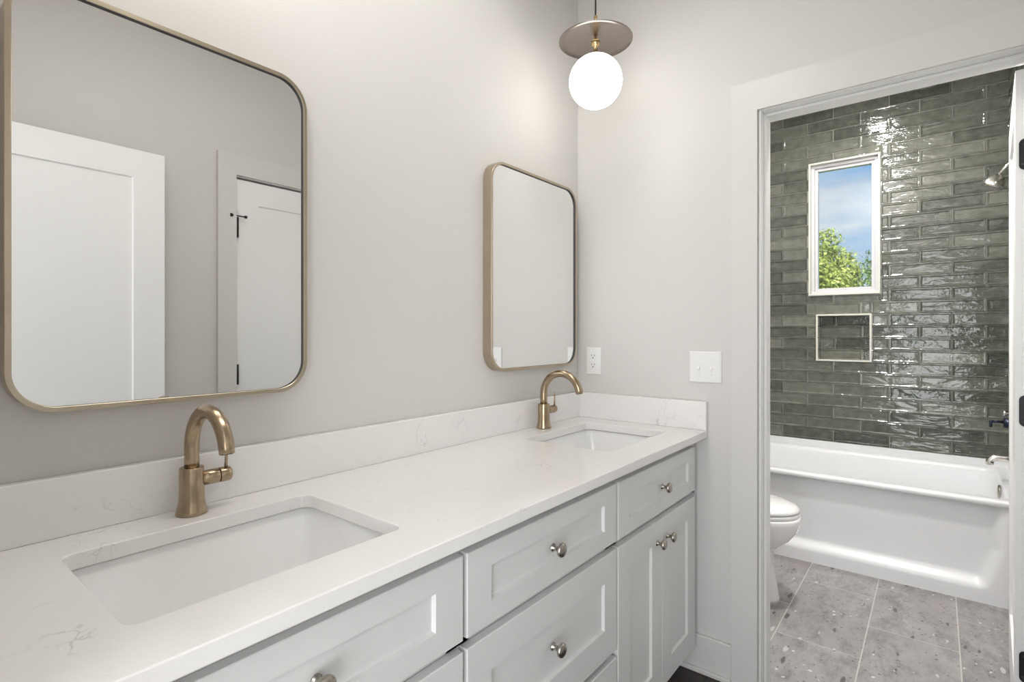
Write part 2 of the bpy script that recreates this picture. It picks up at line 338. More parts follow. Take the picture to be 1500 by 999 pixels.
# --- tile surfaces
def subtract(r, h):
    a0, a1, b0, b1 = r; c0, c1, d0, d1 = h
    if c1 <= a0 or c0 >= a1 or d1 <= b0 or d0 >= b1: return [r]
    out = []
    if c0 > a0: out.append((a0, c0, b0, b1)); a0 = c0
    if c1 < a1: out.append((c1, a1, b0, b1)); a1 = c1
    if d0 > b0: out.append((a0, a1, b0, d0))
    if d1 < b1: out.append((a0, a1, d1, b1))
    return out
Z0T, PH, PL = .5354, .0776, .3070
def tiles(mb, u0, u1, z0, z1, mapf, holes=(), uoff=-.381, seed=1):
    rnd = random.Random(seed); n = int((z0-Z0T)//PH)-1
    while Z0T+n*PH < z1:
        zb, zt = Z0T+n*PH, Z0T+(n+1)*PH
        off = uoff+(PL/2 if n % 2 else 0)
        k = math.floor((u0-off)/PL)-1
        while off+k*PL < u1:
            ua, ub = off+k*PL+.0018, off+(k+1)*PL-.0018
            rs = [(max(ua, u0), min(ub, u1), max(zb+.0018, z0), min(zt-.0018, z1))]
            k += 1
            if rs[0][1]-rs[0][0] < .006 or rs[0][3]-rs[0][2] < .006: continue
            for h in holes: rs = [q for r in rs for q in subtract(r, h)]
            tone = rnd.random()*.5; tx, tz = rnd.uniform(-1, 1)*.0006, rnd.uniform(-1, 1)*.0004
            for a, b, c, d in rs:
                if b-a < .005 or d-c < .005: continue
                e = min(.012, (b-a)*.25, (d-c)*.25); rings = []
                for ins, dp in ((0, -.0048), (0, -.0010), (.0012, 0), (e*.5, -.0003), (e, -.0030)):
                    ring = []
                    for (uu, zz, su, sz) in ((a+ins, c+ins, -1, -1), (b-ins, c+ins, 1, -1), (b-ins, d-ins, 1, 1), (a+ins, d-ins, -1, 1)):
                        ring.append(mapf(uu, zz, dp+su*tx+sz*tz-.0008))
                    rings.append(ring)
                mb.loft(rings, cap0=False, cap1=True, mi=0, smooth=False, tone=tone)
        n += 1
XT = 2.14
WIN = (-.948, -.541, 1.520, 2.427); NIC = (-.898, -.590, 1.080, 1.388)
m = MB()
# masonry of the far wall with window hole and niche
def wallrects(mb, x0, x1, rects, mi):
    for a, b, c, d in rects: mb.box(x0, x1, a, b, c, d, mi)
base = [(YR-.014, -.0005, 0, ZC)]
rw = [q for r in base for q in subtract(r, WIN)]; rn = [q for r in rw for q in subtract(r, NIC)]
wallrects(m, XT+.0062, XT+.095, rn, 1); wallrects(m, XT+.0951, 2.30, rw, 1)
tiles(m, YR-.013, -.002, .534, ZC-.002, lambda u, z, d: (XT-d, u, z), [(WIN[0]-.003, WIN[1]+.003, WIN[2]-.003, WIN[3]+.003), (NIC[0]-.003, NIC[1]+.003, NIC[2]-.003, NIC[3]+.003)], seed=3)
tiles(m, NIC[0], NIC[1], NIC[2], NIC[3], lambda u, z, d: (XT+.088-d, u, z), seed=5)
tiles(m, XT+.004, XT+.088, NIC[2], NIC[3], lambda u, z, d: (u, NIC[1]-.004+d, z), uoff=2.05, seed=6)
tiles(m, XT+.004, XT+.088, NIC[2], NIC[3], lambda u, z, d: (u, NIC[0]+.004-d, z), uoff=2.05, seed=7)
struct(m.build('wall_far', [M['tile'], M['grout']]), 'dark green glazed tile wall behind the bathtub')
m = MB(); m.box(1.30, XT+.002, -.0055, -.0005, .534, ZC, 1)
tiles(m, 1.30, XT-.001, .534, ZC-.002, lambda u, z, d: (u, -.008+d, z), uoff=1.3, seed=8)
struct(m.build('trim_1', [M['tile'], M['grout']]), 'green tile surround at the toilet end of the tub')
m = MB(); m.box(1.30, XT+.002, YR-.0145, YR-.0095, .534, ZC, 1)
tiles(m, 1.30, XT-.001, .534, ZC-.002, lambda u, z, d: (u, YR-.007-d, z), uoff=1.3, seed=9)
struct(m.build('trim_2', [M['tile'], M['grout']]), 'green tile surround behind the shower fittings')

# edge trim rings round window and niche
def ring_frame(mb, y0, y1, z0, z1, wd, x0, x1, mi=0):
    mb.box(x0, x1, y0, y1, z1-wd, z1, mi).box(x0, x1, y0, y1, z0, z0+wd, mi).box(x0, x1, y0, y0+wd, z0+wd, z1-wd, mi).box(x0, x1, y1-wd, y1, z0+wd, z1-wd, mi)
m = MB(); ring_frame(m, WIN[0], WIN[1], WIN[2], WIN[3], .011, XT-.004, XT+.035)
win = m.build('window_1', M['edge'], bevel=.001); struct(win, 'narrow white window in the green tile wall')
m = MB(); ring_frame(m, WIN[0]+.0115, WIN[1]-.0115, WIN[2]+.0115, WIN[3]-.0115, .020, XT+.030, XT+.10)
ring_frame(m, WIN[0]+.032, WIN[1]-.032, WIN[2]+.032, WIN[3]-.032, .018, XT+.045, XT+.09)
m.build('window_frame', M['vinyl'], win, bevel=.002)
m = MB(); m.box(XT+.062, XT+.066, WIN[0]+.051, WIN[1]-.051, WIN[2]+.051, WIN[3]-.051)
m.build('pane', M['glass'], win)
m = MB(); ring_frame(m, NIC[0]-.004, NIC[1]+.004, NIC[2]-.004, NIC[3]+.004, .011, XT-.005, XT+.004)
struct(m.build('trim_3', M['edge'], bevel=.001), 'cream edge trim round the wall niche')

# --- doorway casing, jambs
def casing(name, rects, label, mat=M['trim']):
    m = MB()
    for r in rects: m.box(*r)
    return struct(m.build(name, mat), label)
casing('trim_4', [(-.018, -.0005, -.740, -.653, 0, 2.0449), (-.018, -.0005, -1.5485, -.653, 2.045, 2.150), (-.018, -.0005, YR+.0015, -1.462, 0, 2.0449)], 'flat casing round the bathroom doorway')
m = MB()   # jamb boards and door stop
m.box(-.006, .131, -.7435, -.758+.0085, 0, 2.0495).box(-.006, .131, -1.4555, -1.450, 0, 2.0495).box(-.006, .131, -1.450, -.7495, 2.043, 2.0495)
m.box(.035, .088, -.7495, -.758, 0, 2.043).box(.035, .088, -1.450, -1.4415, 0, 2.043).box(.035, .088, -1.4415, -.758, 2.033, 2.043)
struct(m.build('trim_5', M['white'], bevel=.002), 'white jamb and door stop of the bathroom doorway')
m = MB(); m.box(.1255, .140, -.743, -.660, 0, 2.045).box(.1255, .140, YR-.010, -.660, 2.05, 2.14).box(.1255, .140, YR-.010, -1.462, 0, 2.045)
struct(m.build('trim_6', M['trim'], bevel=.002), 'casing on the bathroom side of the doorway')
m = MB(); m.box(XW-.119, XW-.001, -.6205, -.634, 0, 2.045).box(XW-.119, XW-.001, -1.4455, -1.44, 0, 2.045).box(XW-.119, XW-.001, -1.44, -.634, 2.035, 2.0495)
struct(m.build('trim_7', M['white'], bevel=.002), 'jamb of the entry doorway')
m = MB(); cw = .087
m.box(DX0-.003-cw, DX0-.003, YR+.0005, YR+.018, 0, 2.045).box(DX1+.003, DX1+.003+cw, YR+.0005, YR+.018, 0, 2.045).box(DX0-.003-cw, DX1+.003+cw, YR+.0005, YR+.018, 2.045, 2.145)
struct(m.build('trim_8', M['trim']), 'casing round the closet door')

def base_run(name, pts_boxes, label):
    m = MB()
    for (x0, x1, y0, y1, nx, ny) in pts_boxes:
        m.box(x0, x1, y0, y1, 0, .138)
        # shoe moulding
        if nx: m.box(min(x0, x0+nx*.011) if nx < 0 else x1, x0 if nx < 0 else x1+.011, y0, y1, 0, .018)
        if ny: m.box(x0, x1, y0 if ny < 0 else y1, y0-.011 if ny < 0 else y1+.011, 0, .018)
    return struct(m.build(name, M['trim'], bevel=.004), label)
base_run('baseboard_end', [(-.0135, -.0005, -.652, -.4605, -1, 0)], 'baseboard between the cabinets and the doorway casing')
base_run('baseboard_right', [(XW+.02, DX0-.092, YR+.0005, YR+.0135, 0, 1), (DX1+.093, -.02, YR+.0005, YR+.0135, 0, 1)], 'baseboard under the wall opposite the mirrors')
base_run('baseboard_toilet', [(.141, 1.29, -.0135, -.0005, 0, -1)], 'baseboard behind the toilet')
base_run('baseboard_bath', [(.15, 1.29, YR-.0145, YR-.002, 0, 1)], 'baseboard behind the open bathroom door')

# ------------------------------------------------------------------ doors
def shaker(mb, x0, x1, z0, z1, t, fl, fr, ft, fb, rec=.008, yb=0, bev=.0015, both=False, mi=0):
    """panel with front towards -y; back at yb, front at yb-t"""
    def R(i0, i1, j0, j1, y): return [(x0+i0, y, z0+j0), (x1-i1, y, z0+j0), (x1-i1, y, z1-j1), (x0+i0, y, z1-j1)]
    yf = yb-t; c = rec*.45
    front = [R(0, 0, 0, 0, yf+bev), R(bev, bev, bev, bev, yf), R(fl, fr, fb, ft, yf), R(fl+c, fr+c, fb+c, ft+c, yf+rec)]
    if both:
        back = [R(fl+c, fr+c, fb+c, ft+c, yb-rec), R(fl, fr, fb, ft, yb), R(bev, bev, bev, bev, yb), R(0, 0, 0, 0, yb-bev)]
    else: back = [R(0, 0, 0, 0, yb)]
    mb.loft(back+front, smooth=False, mi=mi)
# bathroom door leaf, open into the bathroom
ld = thing('door_1', None, None, (.127, -1.409, .010), math.atan2(-.042, .706)); del ld['label']; del ld['category']
struct(ld, 'white bathroom door swung open, seen edge on')
m = MB(); shaker(m, 0, .707, 0, 2.020, .035, .115, .115, .115, .20, both=True); m.build('door_leaf', M['leaf'], ld)
def rplate(mb, y0, y1, z0, z1, r, x0, x1, flat=True):
    pr = rrect(y0, y1, z0, z1, r, 6); mb.loft([[(x0, a, b) for a, b in pr], [(x1, a, b) for a, b in pr]], smooth=False)
for zc in (1.783, 1.039, .298):
    m = MB(); zz = zc-.010; rplate(m, -.060, -.0085, zz-.0455, zz+.0455, .014, -.0002, -.0022)
    h = m.build('hinge', M['black'], ld); 
    m = MB(); m.tube([(-.006, -.0462, zz-.045), (-.006, -.0462, zz+.045)], .006, 12); m.build('knuckle', M['black'], h)
    for dz in (-.03, 0, .03):
        m = MB(); m.lathe([(.0042, 0), (.0036, .0008), (0.0008, .0006)], (-.0022, -.024 if dz == 0 else -.016-.004*(dz > 0), zz+dz), '-x', 12); m.build('screw', M['slot'], h)
# entry door leaf, folded back in front of the opposite wall
ed = thing('door_2', None, None, (XW+.004, -1.487, .012)); del ed['label']; del ed['category']
struct(ed, 'white entry door folded back, mirrored at the left of the nearer mirror')
m = MB(); shaker(m, 0, .814, 0, 2.020, .035, .115, .115, .115, .20, both=True)
m.v = [(a, -b, c) for a, b, c in m.v]      # front to +y
m.build('door_leaf', M['leaf'], ed)
m = MB(); m.lathe([(.026, 0), (.026, .006), (.010, .009), (.010, .042)], (0, 0, 0), 'z', 24); m.tube([(0, 0, .038), (-.03, 0, .040), (-.11, 0, .040)], .008, 12)
m.v = [(a+.754, .035+c, .905+b) for a, b, c in m.v]; m.build('door_handle', M['black'], ed)
# closet door with hinge stop
cdn = thing('door_3', None, None, (DX0, YR-.022, .010)); del cdn['label']; del cdn['category']
struct(cdn, 'white closet door in the opposite wall, mirrored at the right of the nearer mirror')
m = MB(); shaker(m, .003, .607, 0, 2.020, .035, .112, .112, .115, .20, both=True); m.v = [(a, -b-.015, c) for a, b, c in m.v]; m.build('door_leaf', M['leaf'], cdn)
m = MB(); m.box(-.012, .0005, -.038, .0215, 0, 2.035).box(.609, .622, -.038, .0215, 0, 2.035).box(.0005, .609, -.038, .0215, 2.030, 2.040); m.build('door_jamb', M['white'], cdn)
for zc in (1.783, 1.055, .30):
    m = MB(); m.tube([(.0012, .029, zc-.055), (.0012, .029, zc+.045)], .010, 12); h = m.build('hinge', M['black'], cdn)
    if zc > 1.7:
        m = MB(); m.tube([(-.026, .040, zc+.050), (.001, .032, zc+.052), (.035, .048, zc+.048)], .003, 8)
        m.lathe([(.007, -.006), (.009, 0), (.007, .006)], (-.028, .040, zc+.050), 'x', 12); m.lathe([(.006, -.006), (.008, 0), (.006, .006)], (.037, .048, zc+.048), 'x', 12)
        m.build('door_stop', M['black'], h)

# ------------------------------------------------------------------ vanity cabinets
YB, YF = -.513, -.535
def knob():
    m = MB(); m.lathe([(.0095, 0), (.0095, .002), (.006, .004), (.0055, .014), (.011, .018), (.0158, .022), (.0165, .026), (.0145, .0295), (.009, .0315), (.0001, .0322)], (0, 0, 0), '-y', 28); return m
knob_mesh = None
def add_knob(parent, x, z):
    global knob_mesh
    if knob_mesh is None:
        k = knob().build('knob', M['nickel'], parent); knob_mesh = k.data
    else:
        k = bpy.data.objects.new('knob', knob_mesh); COL.objects.link(k); k.parent = parent
    k.location = (x, YF+.001, z)
    k['label'] = 'brushed nickel mushroom knob'
def cab_body(x0, x1, parent, label=None):
    m = MB(); X0, X1 = x0, x1
    # face frame, sides, bottom, back, toe kick
    m.box(X0, X1, YB, YB+.018, .84, .8755).box(X0, X1, YB, YB+.018, .665, .686).box(X0, X0+.030, YB, YB+.018, .105, .84).box(X1-.030, X1, YB, YB+.018, .105, .84).box(X0+.03, X1-.03, YB, YB+.018, .105, .13)
    m.box(X0, X0+.015, YB+.018, -.004, .105, .8755).box(X1-.015, X1, YB+.018, -.004, .105, .8755).box(X0+.015, X1-.015, YB+.018, -.004, .105, .12).box(X0+.015, X1-.015, -.016, -.004, .12, .8755)
    m.box(X0, X1, -.4605, -.448, 0, .105)
    return m.build('cabinet_body', M['cab'], parent)
def front(name, parent, x0, x1, z0, z1, f=(.070, .070, .045, .045)):
    m = MB(); shaker(m, x0, x1, z0, z1, .0205, *f, rec=.008, yb=YB-.0015); return m.build(name, M['cab'], parent)
def sink_cabinet(x0, x1, xe, label):
    t = thing('vanity_cabinet', label, 'cabinet', (0, 0, 0), 0, 'grey shaker vanity cabinets')
    cab_body(x0-.004 if xe else x0-.006, x1+.006 if not xe else -.002, t)
    d = front('drawer_front', t, x0, x1, .686, .847); add_knob(d, (x0+x1)/2, .7675)
    xm = (x0+x1)/2
    a = front('door', t, x0, xm-.0012, .113, .6655, (.074, .076, .070, .075)); add_knob(a, xm-.040, .597)
    b = front('door', t, xm+.0012, x1, .113, .6655, (.074, .076, .070, .075)); add_knob(b, xm+.040, .597)
    return t
sink_cabinet(-.655, -.049, True, 'grey shaker cabinet beside the bathroom doorway, one drawer over two doors')
sink_cabinet(-1.885, -1.279, False, 'grey shaker cabinet nearest the viewer, under the nearer sink')
t = thing('drawer_cabinet', 'grey shaker cabinet with three stacked drawers between the two sink cabinets', 'cabinet', (0, 0, 0), 0, 'grey shaker vanity cabinets')
cab_body(-1.2725, -.6615, t)
for z0, z1, kz in ((.686, .847, .7675), (.3855, .6655, .538), (.105, .3655, .25)):
    d = front('drawer', t, -1.268, -.667, z0, z1, (.070, .067, .045 if z0 > .6 else .073, .045 if z0 > .6 else .08)); add_knob(d, -.979, kz)
m = MB(); m.box(-.0415, -.0405, -.51, -.5, .2, .21)

# ------------------------------------------------------------------ countertop
CT0, CT1 = .8765, .9040
SX = (-1.572, -.342); SW, SY0, SY1 = .216, -.455, -.125
ct = thing('countertop', 'long white quartz vanity countertop with faint grey veins', 'countertop', (0, 0, 0))
def slab_with_holes(outer, holes, z0, z1):
    bm = bmesh.new(); edges = []
    for loop in [outer]+holes:
        vs = [bm.verts.new((a, b, z1)) for a, b in loop]
        for i in range(len(vs)): edges.append(bm.edges.new((vs[i], vs[(i+1) % len(vs)])))
    bmesh.ops.triangle_fill(bm, use_beauty=True, use_dissolve=False, edges=edges)
    r = bmesh.ops.extrude_face_region(bm, geom=list(bm.faces))
    for v in [e for e in r['geom'] if isinstance(e, bmesh.types.BMVert)]: v.co.z = z0
    bmesh.ops.recalc_face_normals(bm, faces=bm.faces)
    me = bpy.data.meshes.new('slab'); bm.to_mesh(me); bm.free(); return me
outer = [(XW+.002, -.565), (-.0015, -.565), (-.0015, -.0015), (XW+.002, -.0015)]
me = slab_with_holes(outer, [rrect(c-SW, c+SW, SY0, SY1, .022, 6) for c in SX], CT0, CT1)
me.materials.append(M['quartz']); sl = bpy.data.objects.new('slab', me); COL.objects.link(sl); sl.parent = ct
b = sl.modifiers.new('bevel', 'BEVEL'); b.width = .0022; b.segments = 2; b.limit_method = 'ANGLE'; b.angle_limit = math.radians(50)
m = MB(); m.box(XW+.002, -.0215, -.0215, -.0015, CT1+.0002, 1.0102); m.build('backsplash', M['quartz'], ct, bevel=.0015)
m = MB(); m.box(-.0213, -.0015, -.565, -.0015, CT1+.0002, 1.0102); m.build('side_splash', M['quartz'], ct, bevel=.0015)

# sinks
def make_sink(x, label):
    t = thing('undermount_sink', label, 'sink', (x, (SY0+SY1)/2, CT0-.001), 0, 'undermount sinks')
    hx, hy = SW+.004, (SY1-SY0)/2+.004; rings = []
    prof = [(.022, 0, .03), (.022, -.012, .03), (.0, -.012, .028)]
    def R(ex, dz, r, sh=0):
        return [(a, b, dz) for a, b in rrect(-hx-ex, hx+ex, -hy-ex, hy+ex, max(r, .008), 8)]
    # outer shell down, then inner surface up
    outer = [R(.020, -.003, .04), R(.020, -.012, .04), R(.008, -.014, .035), R(-.03, -.10, .05), R(-.075, -.152, .05)]
    inner = [R(-.088, -.1425, .03), R(-.078, -.138, .035), R(-.066, -.128, .034), R(-.026, -.066, .028), R(.0, -.012, .024), R(.002, -.004, .024), R(.004, -.001, .026), R(.020, -.001, .04)]
    m = MB(); m.loft(outer, cap0=False, cap1=True); m.loft(inner, cap0=True, cap1=False); m.loft([inner[-1], outer[0]], cap0=False, cap1=False)
    m.build('basin', M['porc'], t)
    m = MB(); m.lathe([(.030, 0), (.030, .002), (.024, .0032), (.018, .0015), (.016, .003), (.0005, .0045)], (0, .0, -.1424), 'z', 28); m.build('drain', M['brass'], t)
    return t
make_sink(SX[0], 'white rectangular undermount sink in front of the nearer faucet')
make_sink(SX[1], 'white rectangular undermount sink close to the bathroom doorway')

# faucets
def make_faucet(x, label):
    t = thing('faucet', label, 'faucet', (x, -.064, CT1+.0004), 0, 'brushed bronze gooseneck faucets')
    m = MB(); m.lathe([(.0280, 0), (.0286, .0025), (.0268, .010), (.0240, .020), (.0226, .031), (.0222, .050), (.0220, .0905), (.0212, .0925), (.0160, .0927)], n=40); m.build('faucet_body', M['brass'], t)
    pts = [(0, 0, .088), (0, 0, .110), (0, 0, .132)]; R = .079
    for k in range(1, 23):
        a = PI*(k/22)*.965; pts.append((0, -R+R*math.cos(a), .132+R*math.sin(a)))
    rr = [.0135]*len(pts); rr[-1] = .0128
    m = MB(); m.tube(pts, rr, 28); sp = m.build('spout', M['brass'], t)
    e = Vector(pts[-1]); d = (Vector(pts[-1])-Vector(pts[-2])).normalized()
    m = MB(); m.tube([e+d*.0001, e+d*.0012], .0098, 20); m.build('aerator', M['slot'], sp)
    # raised rib along the outside of the arch
    m = MB(); m.lathe([(.0150, .012), (.0150, .049), (.0142, .0502)], (0, 0, .066), 'x', 32); vb = m.build('valve_barrel', M['brass'], t)
    m = MB(); m.lathe([(.0142, .0515), (.0150, .0525), (.0150, .0715), (.0135, .0735)], (0, 0, .066), 'x', 32)
    m.tube([(.063, -.006, .079), (.0635, -.0065, .10), (.064, -.007, .136)], [.0034, .0030, .0019], 12); m.build('lever', M['brass'], t)
    return t
make_faucet(-1.570, 'brushed bronze gooseneck faucet behind the nearer sink')
make_faucet(-.348, 'brushed bronze gooseneck faucet close to the corner')

# ------------------------------------------------------------------ mirrors
def make_mirror(x, label, W, Hh):
    D, r = .040, .072
    t = thing('wall_mirror', label, 'mirror', (x, 0, 1.4985), 0, 'rounded metal framed mirrors')
    def ring(ins, y): return [(a, y, b) for a, b in rrect(-W+ins, W-ins, -Hh+ins, Hh-ins, r-ins, 14)]
    m = MB(); rings = [ring(.012, -.0015), ring(0, -.0015), ring(0, -D+.001), ring(.001, -D), ring(.0085, -D), ring(.0095, -D+.001)]
    m.loft(rings, cap0=True, cap1=False, smooth=False); m.loft([ring(.0095, -D+.001), ring(.0097, -.0300)], cap0=False, cap1=False, smooth=False, mi=1)
    f = m.build('frame', [M['frame'], M['slot']], t)
    for p in f.data.polygons: p.use_smooth = False
    m = MB(); m.loft([ring(.0092, -.0290), ring(.0092, -.0335)], smooth=False); m.build('mirror_glass', M['mirror'], t)
    return t
make_mirror(-1.5735, 'rounded rectangular brass framed mirror above the nearer sink', .268, .371)
make_mirror(-.3475, 'rounded rectangular brass framed mirror near the room corner', .2765, .368)

# ------------------------------------------------------------------ wall plates
t = thing('wall_outlet', 'white duplex outlet plate on the end wall above the side splash', 'outlet', (0, -.0812, 1.1458))
m = MB(); pr = lambda w_, h_: [(-w_, -h_), (w_, -h_), (w_, h_), (-w_, h_)]
def plate(mb, w_, h_, x0=-.0008, th=.005):
    mb.loft([[(x0, a, b) for a, b in pr(w_, h_)], [(x0-th*.5, a, b) for a, b in pr(w_, h_)], [(x0-th, a, b) for a, b in pr(w_-.0035, h_-.0035)]], smooth=False)
plate(m, .035, .0580); m.build('plate', M['plate'], t)
m = MB(); pz = rrect(-.0165, .0165, -.0335, .0335, .004, 4); m.loft([[(-.0056, a, b) for a, b in pz], [(-.0072, a, b) for a, b in pz]], smooth=False); rc = m.build('receptacle', M['plate'], t)
for dz in (.019, -.019):
    m = MB(); m.box(-.0078, -.0070, -.0075, -.0055, dz+.001, dz+.009).box(-.0078, -.0070, .0055, .0075, dz+.001, dz+.009); m.lathe([(.0028, 0), (.0028, .0008)], (-.0070, 0, dz-.006), '-x', 12); m.build('socket_slots', M['slot'], rc)
t = thing('light_switch', 'white double toggle switch plate on the end wall beside the doorway casing', 'light switch', (0, -.556, 1.138))
m = MB(); plate(m, .0592, .058); m.build('plate', M['plate'], t)
for dy in (-.023, .023):
    m = MB(); m.box(-.0066, -.0058, dy-.0055, dy+.0055, -.0125, .0125); m.build('toggle_surround', M['plate'], t)
    m = MB(); m.loft([[(-.0062, dy-.0045, -.010), (-.0062, dy+.0045, -.010), (-.0062, dy+.0045, .004), (-.0062, dy-.0045, .004)], [(-.0165, dy-.0035, -.013), (-.0165, dy+.0035, -.013), (-.0165, dy+.0035, -.006), (-.0165, dy-.0035, -.006)]], smooth=False); m.build('toggle', M['plate'], t, bevel=.0008)
    for dz in (.030, -.030):
        m = MB(); m.lathe([(.0032, 0), (.0028, .0010), (.0004, .0012)], (-.0057, dy, dz), '-x', 12); m.build('screw', M['plate'], t)

# ------------------------------------------------------------------ pendants
def make_pendant(x, label):
    t = thing('pendant_light', label, 'pendant light', (x, -.283, 2.158), 0, 'globe pendant lights over the sinks')
    # opal globe with fine diagonal ribs
    n, k = 180, 72; R = .093; rings = []
    for i in range(k+1):
        ph = PI*(.035+.93*i/k) if False else .22+(PI-.22-.001)*i/k
        ring = []
        for j in range(n):
            th = 2*PI*j/n; rr = R*(1+.007*math.cos(30*(th+1.1*ph))*math.sin(ph)); ring.append((rr*math.sin(ph)*math.cos(th), rr*math.sin(ph)*math.sin(th), R*math.cos(ph)))
        rings.append(ring)
    m = MB(); m.loft(rings, cap0=True, cap1=True); m.build('globe', M['globe'], t)
    m = MB(); m.lathe([(.020, .0895), (.020, .094), (.009, .098), (.0075, .104), (.0075, .122), (.012, .126), (.0162, .133), (.0165, .142), (.013, .146), (.006, .147), (.006, .165)], n=32); m.build('fitter', M['gold'], t)
    m = MB(); m.lathe([(.007, .1640), (.030, .1620), (.070, .1565), (.105, .1500), (.1290, .1425), (.1298, .1445), (.106, .1520), (.070, .1590), (.030, .1645), (.007, .1665)], n=72, cap0=False, cap1=False); m.loft([[(.007*math.cos(a*PI/16), .007*math.sin(a*PI/16), .1640) for a in range(32)], [(.007*math.cos(a*PI/16), .007*math.sin(a*PI/16), .1665) for a in range(32)]], cap0=False, cap1=False); m.build('dish_shade', M['dish'], t)
    m = MB(); m.lathe([(.0065, .1668), (.0065, .232), (.004, .235)], n=20); m.build('stem', M['gold'], t)
    zt = ZC-2.158
    m = MB(); m.tube([(0, 0, .234), (0, 0, zt-.03)], .0028, 10); m.build('cord', M['cord'], t)
    m = MB(); m.lathe([(.010, zt-.035), (.055, zt-.028), (.060, zt-.020), (.060, zt-.001)], n=32); m.build('canopy', M['gold'], t)
    return t
make_pendant(-.340, 'lit ribbed globe pendant with a metal dish hanging by the corner mirror')
make_pendant(-1.575, 'lit ribbed globe pendant above the nearer sink, over the top of the view')

# ceiling fixtures; the long fill panel is added, unseen above the view
t = thing('ceiling_fill_panel', 'long fill light panel added on the vanity room ceiling, unseen above the view', 'ceiling light', (-1.34, -.48, ZC-.001))
m = MB()
for s_ in (-1, 1): m.box(s_*.57, s_*.59, -.19, .19, -.040, -.0005).box(-.57, .57, s_*.17, s_*.19, -.040, -.0005)
m.build('housing', M['plate'], t); m = MB(); m.box(-.569, .569, -.169, .169, -.036, -.010); m.build('diffuser', M['panel'], t)
for (x, y, lb) in ((1.55, -.91, 'recessed ceiling light over the bathtub'), (.46, -.88, 'recessed ceiling light between the toilet and the bathroom doorway')):
    t = thing('recessed_light', lb, 'ceiling light', (x, y, ZC-.001))
    m = MB(); m.lathe([(.078, -.0005), (.100, -.0005), (.100, -.006), (.090, -.009), (.078, -.008), (.078, -.0005)], n=40, cap0=False, cap1=False); m.build('trim_ring', M['plate'], t)
    m = MB(); m.lathe([(.0775, -.0005), (.0775, -.007), (.06, -.009), (.001, -.010)], n=40); m.build('diffuser', M['lens'], t)

# ------------------------------------------------------------------ bathtub
TX0, TX1, TY0, TY1 = 1.300, 2.1335, -1.5565, -.0085
TZ = .493
t = thing('bathtub', 'white alcove bathtub with a recessed apron below the green tile wall', 'bathtub', (0, 0, 0))
def sst(a, b, x):
    x = min(1, max(0, (x-a)/(b-a))); return x*x*(3-2*x)
def apx(y, z):
    # recessed apron panel, distance from its border
    dr = (y-(-1.418-.055*min(1, max(0, (z-.066)/.19))))            # right end border slants outwards going up
    dl = ((-.1467+.055*min(1, max(0, (z-.066)/.19)))-y)
    db = (z-.064)
    a = sst(-.004, .050, dr)*sst(-.004, .050, dl); k = sst(.0, .055, db)
    base = 1.318 - .004*sst(.0, .4, z)
    return base + .040*a*k*(1-.35*sst(.15, .47, z))
ny, nz = 150, 60; m = MB(); vs = []; fs = []
for i in range(nz+1):
    z = .470*i/nz
    for j in range(ny+1):
        y = TY0+(TY1-TY0)*j/ny; vs.append((apx(y, z), y, z))
for i in range(nz):
    for j in range(ny): a = i*(ny+1)+j; fs.append((a, a+1, a+ny+2, a+ny+1))
m.add(vs, fs, smooth=True)
m.box(1.37, 1.38, TY0, TY1, .0, .46)
ap = m.build('apron', M['acry'], t)
def rr3(x0, x1, y0, y1, r, z, n=8): return [(a, b, z) for a, b in rrect(x0, x1, y0, y1, r, n)]
m = MB()
rings = [rr3(TX0+.020, TX1, TY0, TY1, .004, .466), rr3(TX0+.006, TX1, TY0, TY1, .004, .464), rr3(TX0, TX1, TY0, TY1, .004, .470), rr3(TX0, TX1, TY0, TY1, .004, .483), rr3(TX0+.003, TX1, TY0, TY1, .006, .490), rr3(TX0+.010, TX1-.001, TY0+.001, TY1-.001, .008, TZ),
         rr3(TX0+.056, TX1-.045, TY0+.052, TY1-.085, .07, TZ-.001), rr3(TX0+.066, TX1-.055, TY0+.060, TY1-.095, .07, TZ-.008), rr3(TX0+.074, TX1-.062, TY0+.066, TY1-.110, .07, TZ-.03), rr3(TX0+.090, TX1-.080, TY0+.080, TY1-.20, .09, .30), rr3(TX0+.115, TX1-.105, TY0+.10, TY1-.31, .10, .16), rr3(TX0+.15, TX1-.14, TY0+.14, TY1-.36, .10, .125), rr3(TX0+.25, TX1-.25, TY0+.30, TY1-.50, .05, .118)]
m.loft(rings, cap0=False, cap1=True)
m.build('rim_and_basin', M['acry'], t)
m = MB(); m.box(TX1-.004, TX1+.004, TY0, TY1, TZ-.004, .5335).box(TX0+.03, TX1-.004, TY1-.004, TY1+.003, TZ-.004, .5335).box(TX0+.03, TX1-.004, TY0-.003, TY0+.004, TZ-.004, .5335); m.build('tile_flange', M['acry'], t, bevel=.0015)
m = MB(); m.lathe([(.036, 0), (.036, .006), (.030, .010), (.010, .012), (.0005, .0125)], (0, 0, 0), 'x', 32); m.v = [(1.735+b, TY0+.068+a, .44+c) for a, b, c in m.v]; o = m.build('overflow_cover', M['nickel'], t); o['label'] = 'metal overflow cover'

